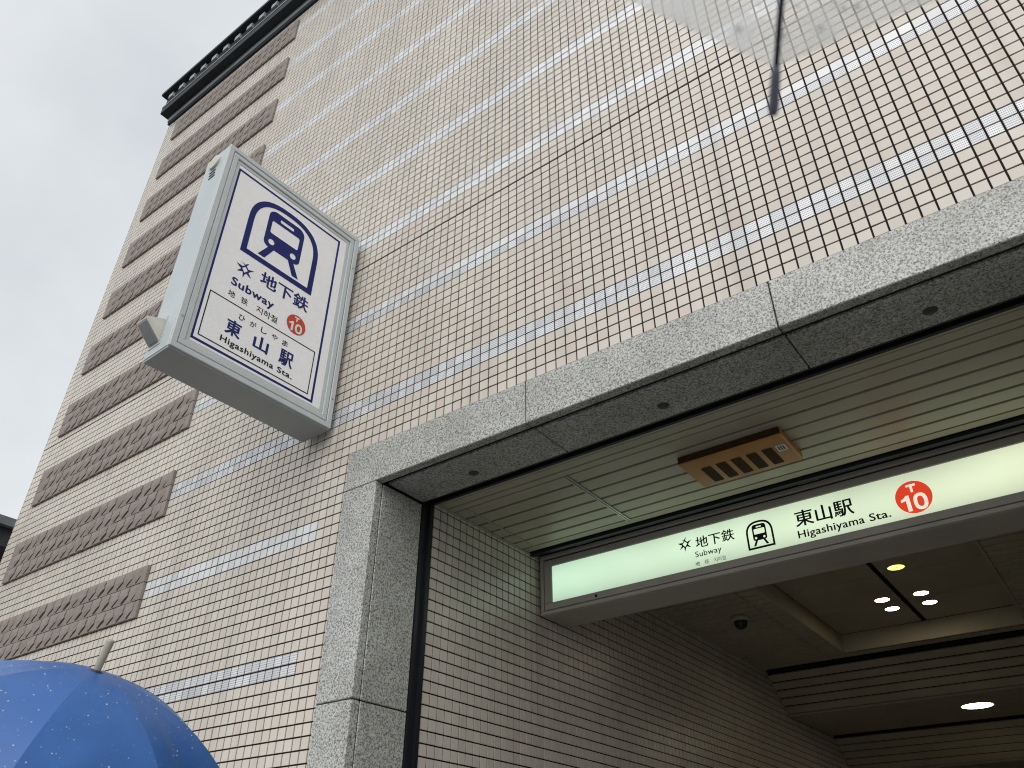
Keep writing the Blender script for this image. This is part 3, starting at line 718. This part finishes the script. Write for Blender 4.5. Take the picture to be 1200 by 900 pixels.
# ------------------------------------------------------------------ projecting sign (local frame: +Y back to the wall, +X its printed face)
PS = empty('projecting_sign', (-2.75, -0.03, 3.63), 'grey box sign projecting from the wall with navy train symbol above a station name plate', 'sign', rot=(0, 0, math.radians(-1.78)))
U0, U1, V0, V1, TH = -0.890, 0.0, -0.012, 1.288, 0.205
MB().box(-TH, -0.012, U0, U1, V0, V1, 0.006).build('sign_casing', M['signend'], PS)
def frame_ring(u0, u1, v0, v1, wd, x0, x1, mat, name, c=0.003):
    m = MB(); m.box(x0, x1, u0, u1, v1-wd, v1, c); m.box(x0, x1, u0, u1, v0, v0+wd, c)
    m.box(x0+0.0005, x1-0.0005, u0, u0+wd, v0+wd-0.004, v1-wd+0.004, c); m.box(x0+0.0005, x1-0.0005, u1-wd, u1, v0+wd-0.004, v1-wd+0.004, c)
    return m.build(name, mat, PS)
frame_ring(U0, U1, V0, V1, 0.030, -0.0115, 0.006, M['signgrey'], 'outer_frame')
frame_ring(U0+0.033, U1-0.033, V0+0.033, V1-0.033, 0.028, -0.0115, 0.004, M['signgrey'], 'door_frame')
frame_ring(U0+0.0615, U1-0.0615, V0+0.0615, V1-0.0615, 0.022, -0.0115, -0.003, M['signgrey'], 'bezel')
MB().box(-0.0118, -0.009, U0+0.03, U1-0.03, V0+0.03, V1-0.03).build('seam_backing', M['seam'], PS)
MB().box(-0.011, -0.006, U0+0.06, U1-0.06, V0+0.06, V1-0.06).build('sign_panel', M['acrylic'], PS)
MB().box(-TH+0.004, -0.004, U0+0.004, U1-0.004, V0-0.006, V0+0.02).build('bottom_plate', M['signgrey_shaded'], PS)
FS = Face(PS, (-0.006, 0, 0), (0, 1, 0), (0, 0, 1), (1, 0, 0))
FS.shape(ring(-0.810, -0.126, 0.082, 1.182, 0.0125), 'border_line', M['navy'])
FS.shape(ring(-0.780, -0.160, 0.115, 0.376, 0.0055), 'name_border', M['black'])
train_logo(FS, -0.692, 0.694, 0.443, 0.434, M['navy'])
crest(FS, -0.640, 0.596, 0.050, M['navy'])
FS.text('地下鉄', -0.550, -0.252, 0.572, 0.660, 'lettering', M['navy'], bold=0.020)
FS.text('Subway', -0.692, -0.446, 0.458, 0.520, 'lettering', M['navy'], bold=0.026, spacing=1.08)
FS.text('地', -0.692, -0.656, 0.403, 0.439, 'lettering', M['black'], bold=0.004)
FS.text('铁', -0.622, -0.584, 0.403, 0.440, 'lettering', M['black'], bold=0.004)
FS.text('지하철', -0.534, -0.410, 0.403, 0.443, 'lettering', M['black'], bold=0.004, spacing=0.92)
FS.shape([circ(-0.3005, 0.465, 0.058)], 'number_disc', M['red'])
FS.shape([letter_tee(-0.317, -0.286, 0.483, 0.512, 0.0085)], 'lettering', M['white'], lift=0.0018)
FS.shape([numeral_one(-0.343, -0.316, 0.419, 0.475)], 'lettering', M['white'], lift=0.0018); FS.shape(numeral_zero(-0.305, -0.261, 0.418, 0.476, 0.012), 'lettering', M['white'], lift=0.0018)
for i, ch in enumerate('ひがしやま'):
    uc = -0.594+i*0.0632; FS.text(ch, uc-0.017, uc+0.017, 0.308, 0.340, 'lettering', M['black'], bold=0.010)
for i, ch in enumerate('東山駅'):
    uc = (-0.622, -0.467, -0.318)[i]; FS.text(ch, uc-(0.041 if i != 1 else 0.043), uc+(0.041 if i != 1 else 0.043), 0.200+(0.004 if i == 1 else 0), 0.288-(0.004 if i == 1 else 0), 'lettering', M['navy'], bold=0.028)
FS.text('Higashiyama', -0.674, -0.378, 0.136, 0.179, 'lettering', M['black'], bold=0.022, spacing=1.10); FS.text('Sta.', -0.356, -0.266, 0.1465, 0.1785, 'lettering', M['black'], bold=0.022, spacing=1.10)
scw = MB().tube([(0.0, 0, 0), (0.0035, 0, 0)], 0.006, 10).mesh('screw', M['chrome'])
for y, z in ((-0.018, 1.05), (-0.018, 0.16), (-0.872, 0.16)): link('screw', scw, PS, loc=(0.0055, y, z))
# key lock and three vent slits on the outer end
lk = MB().tube([(-0.112, U0-0.012, 1.22), (-0.112, U0+0.002, 1.22)], 0.044, 24).build('lock_cover', M['ivory'], PS)
for i in range(3): MB().box(-0.137+i*0.004, -0.085+i*0.004, U0-0.003, U0+0.003, 1.150-i*0.024, 1.157-i*0.024).build('vent_slit', M['seam'], PS)
# wedge lamp at the lower outer corner
lp = MB().prism([(U0-0.0035, 0.050), (U0-0.0035, 0.172), (U0-0.082, 0.142), (U0-0.086, 0.130)], -0.178, -0.096)
lh = lp.build('lamp_housing', M['ivory'], PS)
MB().prism([(U0-0.010, 0.052), (U0-0.080, 0.1285), (U0-0.082, 0.1265), (U0-0.012, 0.050)], -0.171, -0.103).build('lamp_glass', M['lip'], lh)
MB().box(-0.184, -0.088, U0-0.003, U0+0.001, 0.035, 0.190).build('lamp_plate', M['signgrey'], PS)
for z in (0.22, 1.06): MB().box(-0.150, -0.060, 0.0, 0.034, z-0.03, z+0.03).build('wall_bracket', M['signgrey'], PS)

# ------------------------------------------------------------------ lit sign box across the passage
LB = empty('lit_sign_box', (-1.03, 1.25, 2.945), 'long backlit pale green sign box hung across the passage below the ceiling', 'sign')
LX0, LX1, LZ0, LZ1 = -2.378-(-1.03), 0.292-(-1.03), 0.0, 0.335
PX_0, PX_1, PZ_0, PZ_1 = -2.303+1.03, 0.217+1.03, 0.062, 0.262
b = MB()
b.box(LX0, LX1, 0.018, 0.255, LZ0, LZ1, 0.004)
b.build('box_casing', M['boxframe'], LB)
def lbar(name, x0, x1, z0, z1, y0, y1, mat, c=0.003): return MB().box(x0, x1, y0, y1, z0, z1, c).build(name, mat, LB)
lbar('front_frame', LX0, LX1, LZ0, LZ0+0.020, 0.0, 0.0175, M['boxframe'])
lbar('front_frame', LX0, LX1, LZ1-0.026, LZ1, 0.0, 0.0175, M['boxframe'])
lbar('front_frame', LX0, LX0+0.022, LZ0+0.0205, LZ1-0.0265, 0.0, 0.0175, M['boxframe'])
lbar('front_frame', LX1-0.022, LX1, LZ0+0.0205, LZ1-0.0265, 0.0, 0.0175, M['boxframe'])
lbar('panel_frame', LX0+0.025, LX1-0.025, LZ0+0.0245, PZ_0-0.0005, 0.003, 0.0174, M['boxframe'])
lbar('panel_frame', LX0+0.025, LX1-0.025, PZ_1+0.0005, LZ1-0.0345, 0.003, 0.0174, M['boxframe'])
lbar('panel_frame', LX0+0.025, PX_0-0.0005, PZ_0, PZ_1, 0.003, 0.0174, M['boxframe'])
lbar('panel_frame', PX_1+0.0005, LX1-0.025, PZ_0, PZ_1, 0.003, 0.0174, M['boxframe'])
MB().box(LX0+0.02, LX1-0.02, 0.0165, 0.0178, LZ0+0.018, LZ1-0.02).build('seam_backing', M['void'], LB)
MB().box(PX_0, PX_1, 0.010, 0.0163, PZ_0, PZ_1).build('lit_panel', M['lightbox'], LB)
MB().box(LX0+0.002, LX1-0.002, -0.004, 0.04, LZ1-0.005, LZ1+0.022).build('top_rail', M['black_metal'], LB)
FL = Face(LB, (1.03, 0.010, -2.945), (1, 0, 0), (0, 0, 1), (0, -1, 0))
crest(FL, -1.511, 3.141, 0.038, M['black'])
FL.text('地下鉄', -1.455, -1.255, 3.104, 3.163, 'lettering', M['black'], bold=0.014)
FL.text('Subway', -1.464, -1.328, 3.052, 3.090, 'lettering', M['black'], bold=0.008, spacing=1.05)
FL.text('地', -1.470, -1.446, 3.017, 3.040, 'lettering', M['black']); FL.text('铁', -1.422, -1.398, 3.017, 3.040, 'lettering', M['black'])
FL.text('지하철', -1.373, -1.314, 3.017, 3.039, 'lettering', M['seam'], spacing=0.92)
train_logo(FL, -1.198, 3.031, 0.130, 0.137, M['black'])
FL.text('東山駅', -0.960, -0.698, 3.086, 3.164, 'lettering', M['black'], bold=0.018)
FL.text('Higashiyama', -0.960, -0.667, 3.021, 3.068, 'lettering', M['black'], bold=0.018, spacing=1.05); FL.text('Sta.', -0.646, -0.557, 3.032, 3.067, 'lettering', M['black'], bold=0.018, spacing=1.05)
FL.shape([circ(-0.452, 3.094, 0.073)], 'number_disc', M['litred'])
FL.shape([letter_tee(-0.471, -0.433, 3.116, 3.153, 0.010)], 'lettering', M['litwhite'], lift=0.0018)
FL.shape([numeral_one(-0.505, -0.470, 3.034, 3.106)], 'lettering', M['litwhite'], lift=0.0018); FL.shape(numeral_zero(-0.457, -0.402, 3.032, 3.107, 0.0145), 'lettering', M['litwhite'], lift=0.0018)
ks = MB().tube([(0, 0.004, 0), (0, -0.003, 0)], 0.007, 12).mesh('key_switch', M['black_metal'])
for x in (-2.03, -0.03): link('key_switch', ks, LB, loc=(x+1.03, 0, 0.040))
for x in (-2.09, -0.86, 0.1): MB().box(x+1.03-0.05, x+1.03+0.05, -0.007, -0.0045, LZ1+0.001, LZ1+0.012).build('hinge', M['boxframe'], LB)

# ------------------------------------------------------------------ small ceiling things
OF = empty('ceiling_fixture', (-1.006, 0.79, 3.27), 'amber plastic box with five dark slots fixed under the porch ceiling boards', 'ceiling fixture')
of = MB().box(-0.229, 0.229, -0.132, 0.135, -0.040, -0.001, 0.006)
OB = of.build('cover', M['orange'], OF)
for i in range(5):
    x = -0.139+i*0.0685; MB().box(x-0.0215, x+0.0215, -0.048, 0.098, -0.0425, -0.037).build('slot', M['slot'], OF)
    for k in range(5): pass
MB().box(0.172, 0.212, -0.050, 0.005, -0.0408, -0.0398).build('sticker', M['white'], OF)
for k in range(3): MB().box(0.178+k*0.010, 0.184+k*0.010, -0.043, -0.005, -0.0412, -0.0405).build('sticker_print', M['seam'], OF)
MB().box(-0.226, 0.226, -0.1345, -0.130, -0.034, -0.004).build('cover_lip', M['slot'], OF)

def downlight(x, y, z, r, lamp, label, group):
    d = empty('downlight', (x, y, z), label, 'ceiling light', group)
    MB().lathe([(r*0.90, 0.004), (r*0.92, -0.003), (r*1.04, -0.003), (r*1.10, 0.0), (r*1.10, 0.004)], seg=32).build('trim_ring', M['boardd'], d)
    m = MB().lathe([(r*0.90, -0.0016), (r*0.55, -0.0026)], seg=32); n = len(m.v); m.f.append(tuple(range(n-32, n))); m.sm.append(True)
    m.build('lamp', lamp, d)
    MB().tube([(-r*0.16, 0, -0.0035), (r*0.16, 0, -0.0035)], r*0.06, 6).build('lamp_pin', M['lip'], d)
gz = ZTR-0.0005; DG = 'white downlights in the ceiling tray'
downlight(-0.905, 3.685, gz, 0.053, M['lamp'], 'white downlight right of the black tray strip, nearer the lit sign', DG)
downlight(-0.902, 3.915, gz, 0.053, M['lamp'], 'white downlight right of the black tray strip, farther from the lit sign', DG)
downlight(-1.157, 3.672, gz, 0.053, M['lamp'], 'white downlight left of the black tray strip, nearer the lit sign', DG)
downlight(-1.152, 3.905, gz, 0.053, M['lamp'], 'white downlight left of the black tray strip, farther from the lit sign', DG)
downlight(-0.912, 3.090, gz, 0.056, M['lampy'], 'round yellowish downlight in the tray just behind the lit sign', 'downlights')
downlight(-1.010, 5.463, 3.0545, 0.128, M['lamp'], 'single large white downlight in the lowered ceiling beyond the tray', 'downlights')
CC = empty('dome_camera', (-1.965, 3.06, ZR), 'small black dome camera on the dim ceiling left of the tray', 'camera')
MB().lathe([(0.0, 0.0), (0.062, 0.0), (0.062, -0.018), (0.050, -0.030), (0.0, -0.030)], seg=28).build('base', M['boardd'], CC)
MB().lathe([(0.046, -0.030), (0.046, -0.042), (0.040, -0.062), (0.026, -0.077), (0.010, -0.083), (0.0, -0.084)], seg=28).build('dome', M['black_metal'], CC)

# ------------------------------------------------------------------ umbrellas
def canopy_pt(ang, s, R, drop, n=8, sag=0.06, scallop=0.05, ph=0.0):
    rho = (R*R+drop*drop)/(2*drop); fm = math.asin(min(R/rho, 1))
    t = ((ang-ph)/(2*math.pi/n)) % 1.0; w_ = math.sin(math.pi*t)
    s2 = s*(1-scallop*w_*s); f = fm*s2
    flatk = 1-(1-math.cos(math.pi/n))*0.9*(1-abs(2*t-1)**2)
    r = rho*math.sin(f)*flatk; z = -rho*(1-math.cos(f)) - sag*0.3*R*w_*s2*s2*0.4
    return r*math.cos(ang), r*math.sin(ang), z
def canopy_panel(k, R, drop, ph, nu=10, nv=14, sag=0.06, scallop=0.05, wr=0.0, seed=0):
    m = MB(); rr = random.Random(seed+k)
    wv = [(rr.uniform(4, 13), rr.uniform(5, 16), rr.uniform(0, 6.28)) for _ in range(4)]
    for j in range(nv+1):
        s = 0.03+0.97*j/nv
        for i in range(nu+1):
            a = ph+2*math.pi/8*(k+i/nu*0.9999)
            p = list(canopy_pt(a, s, R, drop, ph=ph, sag=sag, scallop=scallop))
            t = i/nu; e = math.sin(math.pi*t)*s
            p[2] += wr*e*sum(math.sin(f1*t+f2*s+q) for f1, f2, q in wv)/4
            m.v.append(tuple(p))
    for j in range(nv):
        for i in range(nu):
            q = j*(nu+1)+i; m.f.append((q, q+1, q+nu+2, q+nu+1)); m.sm.append(True)
    return m
def orient(axis, phase):
    z = Vector(axis).normalized(); x = Vector((0, 0, 1)).cross(z)
    if x.length < 1e-4: x = Vector((1, 0, 0))
    x.normalize(); y = z.cross(x); return Matrix((x, y, z)).transposed().to_euler()
def drops_mesh(pts, normals, radii, name):
    """low domes of water standing on the cloth"""
    V = []; F = []
    for p, n_, r in zip(pts, normals, radii):
        n_ = Vector(n_); a = n_.orthogonal().normalized(); b = n_.cross(a); k0 = len(V)
        for rr, h in ((1.0, 0.0), (0.72, 0.42)):
            for k in range(6):
                t = math.pi*k/3; V.append(tuple(Vector(p)+(a*math.cos(t)+b*math.sin(t))*r*rr+n_*r*h))
        V.append(tuple(Vector(p)+n_*r*0.6))
        for k in range(6):
            k2 = (k+1) % 6; F.append((k0+k, k0+k2, k0+6+k2, k0+6+k)); F.append((k0+6+k, k0+6+k2, k0+12))
    me = bpy.data.meshes.new(name); me.from_pydata(V, [], F); me.materials.append(M['water'])
    me.polygons.foreach_set('use_smooth', [True]*len(F)); return me
def scatter(n, R, drop, ph, sag, scallop, rmin, rmax, seed, side=1):
    rr = random.Random(seed); P_, N_, R_ = [], [], []
    for _ in range(n):
        a = rr.uniform(0, 2*math.pi); s = math.sqrt(rr.uniform(0.02, 0.97))
        p = Vector(canopy_pt(a, s, R, drop, ph=ph, sag=sag, scallop=scallop))
        pa = Vector(canopy_pt(a+0.01, s, R, drop, ph=ph, sag=sag, scallop=scallop)); ps = Vector(canopy_pt(a, s+0.01, R, drop, ph=ph, sag=sag, scallop=scallop))
        nn = (pa-p).cross(ps-p).normalized()
        if nn.z < 0: nn = -nn
        P_.append(p); N_.append(nn*side); R_.append(rmin+(rmax-rmin)*rr.random()**3)
    return P_, N_, R_

# blue umbrella
BR, BD, BP = 0.50, 0.27, math.radians(12)
BU = empty('blue_umbrella', (-2.013, -1.200, 2.101), 'wet blue fabric umbrella with a taupe tip, tilted in front of the wall', 'umbrella', rot=orient((0.3888, -0.0151, 0.9212), 0))
for k in range(8): canopy_panel(k, BR, BD, BP, sag=0.05, scallop=0.06, wr=0.010, seed=3).build('canopy_panel', M['blue'], BU)
for k in range(8):
    a = BP+2*math.pi/8*k
    MB().tube([Vector(canopy_pt(a, s, BR, BD, ph=BP))-Vector((0, 0, 0.004)) for s in (0.05, 0.2, 0.4, 0.6, 0.8, 1.0)], 0.0018, 6).build('rib', M['rod'], BU)
MB().tube([(0, 0, -0.62), (0, 0, 0.0)], 0.005, 10).build('shaft', M['rod'], BU)
MB().tube([(0, 0, -0.62), (0, 0, -0.70), (0.01, 0, -0.73), (0.035, 0, -0.75), (0.06, 0, -0.735), (0.066, 0, -0.71)], 0.011, 10).build('handle', M['umbgrip'], BU)
MB().tube([(0, 0, -0.004), (0, 0, 0.002), (0, 0, 0.073), (0, 0, 0.078)], [0.0092, 0.0088, 0.0102, 0.0088], 14).build('ferrule', M['umbgrip'], BU)
MB().lathe([(0.003, 0.006), (0.012, 0.003), (0.018, -0.004)], seg=14).build('ferrule_collar', M['rod'], BU)
P_, N_, R_ = scatter(1200, BR, BD, BP, 0.05, 0.06, 0.0007, 0.0024, 5)
link('raindrops', drops_mesh(P_, N_, R_, 'raindrops'), BU, kind='stuff')

# clear umbrella over the viewpoint
CR, CDp = 0.47, 0.22
CROT = orient((0.0868, -0.1504, 0.9848), 0); CP = math.radians(95)
tip = CAM + (FW + RT*((906-600)/FPX) + UP*((450-136)/FPX)).normalized()*0.55
apex = tip - CROT.to_matrix() @ (Vector(canopy_pt(CP, 1.0, CR, CDp, ph=CP))-Vector((0, 0, 0.011)))
CU = empty('clear_umbrella', apex, 'clear vinyl umbrella with dark ribs hanging into the top of the view', 'umbrella', rot=CROT)
for k in range(8): canopy_panel(k, CR*0.966, CDp*0.932, CP, sag=0.03, scallop=0.035, wr=0.010, seed=40).build('canopy_panel', M['film'], CU)
for k in range(8):
    hm = MB(); nu = 14
    for i in range(nu+1):
        a = CP+2*math.pi/8*(k+i/nu*0.9999)
        for sv in (0.952, 1.0):
            p = canopy_pt(a, sv, CR*0.966, CDp*0.932, ph=CP, sag=0.03, scallop=0.035); hm.v.append((p[0], p[1], p[2]-0.0025))
    for i in range(nu): hm.f.append((2*i, 2*i+1, 2*i+3, 2*i+2)); hm.sm.append(True)
    hm.build('hem', M['film'], CU)
for k in range(8):
    a = CP+2*math.pi/8*k
    pts = [Vector(canopy_pt(a, s, CR, CDp, ph=CP))-Vector((0, 0, 0.011)) for s in (0.05, 0.2, 0.4, 0.6, 0.8, 0.90, 0.955)]
    rbk = MB().tube(pts, 0.0019, 8).build('rib', M['rod'], CU)
    pt2 = [Vector(canopy_pt(a, s, CR, CDp, ph=CP))-Vector((0, 0, 0.011)) for s in (0.945, 0.955, 0.99, 1.0)]
    MB().tube(pt2, [0.0022, 0.0030, 0.0034, 0.0022], 10).build('tip_cap', M['tipcap'], rbk)
MB().tube([(0, 0, -0.70), (0, 0, 0.0)], 0.0045, 10).build('shaft', M['rod'], CU)
MB().tube([(0, 0, -0.68), (0, 0, -0.76), (0.012, 0, -0.79), (0.035, 0, -0.80), (0.056, 0, -0.785), (0.06, 0, -0.76)], 0.010, 10).build('handle', M['rod'], CU)
MB().tube([(0, 0, -0.004), (0, 0, 0.055)], 0.006, 10).build('ferrule', M['tipcap'], CU)
P_, N_, R_ = scatter(2600, CR*0.966, CDp*0.932, CP, 0.03, 0.035, 0.0008, 0.0040, 9)
link('raindrops', drops_mesh(P_, N_, R_, 'raindrops'), CU, kind='stuff')

# ------------------------------------------------------------------ neighbouring house at far left
NB = empty('neighbouring_house', (-13.5, 6.0, 0), 'dark eaved house just beyond the left corner of the tiled building', 'house')
MB().box(-4.0, 3.9, -7.0, 8.0, 0, 4.80).build('wall', M['plaster'], NB)
MB().prism([(-5.0, 4.84), (4.5, 4.84), (4.5, 5.12), (4.40, 5.13), (-0.2, 7.0), (-4.9, 5.13), (-5.0, 5.12)], -7.8, 8.8, 'XZ').build('roof', M['roof'], NB)
MB().box(4.4, 4.57, -7.8, 8.8, 5.04, 5.13).build('gutter', M['lip'], NB)
MB().box(3.86, 3.96, -3.0, -1.6, 1.2, 2.6).build('window', M['black_metal'], NB)
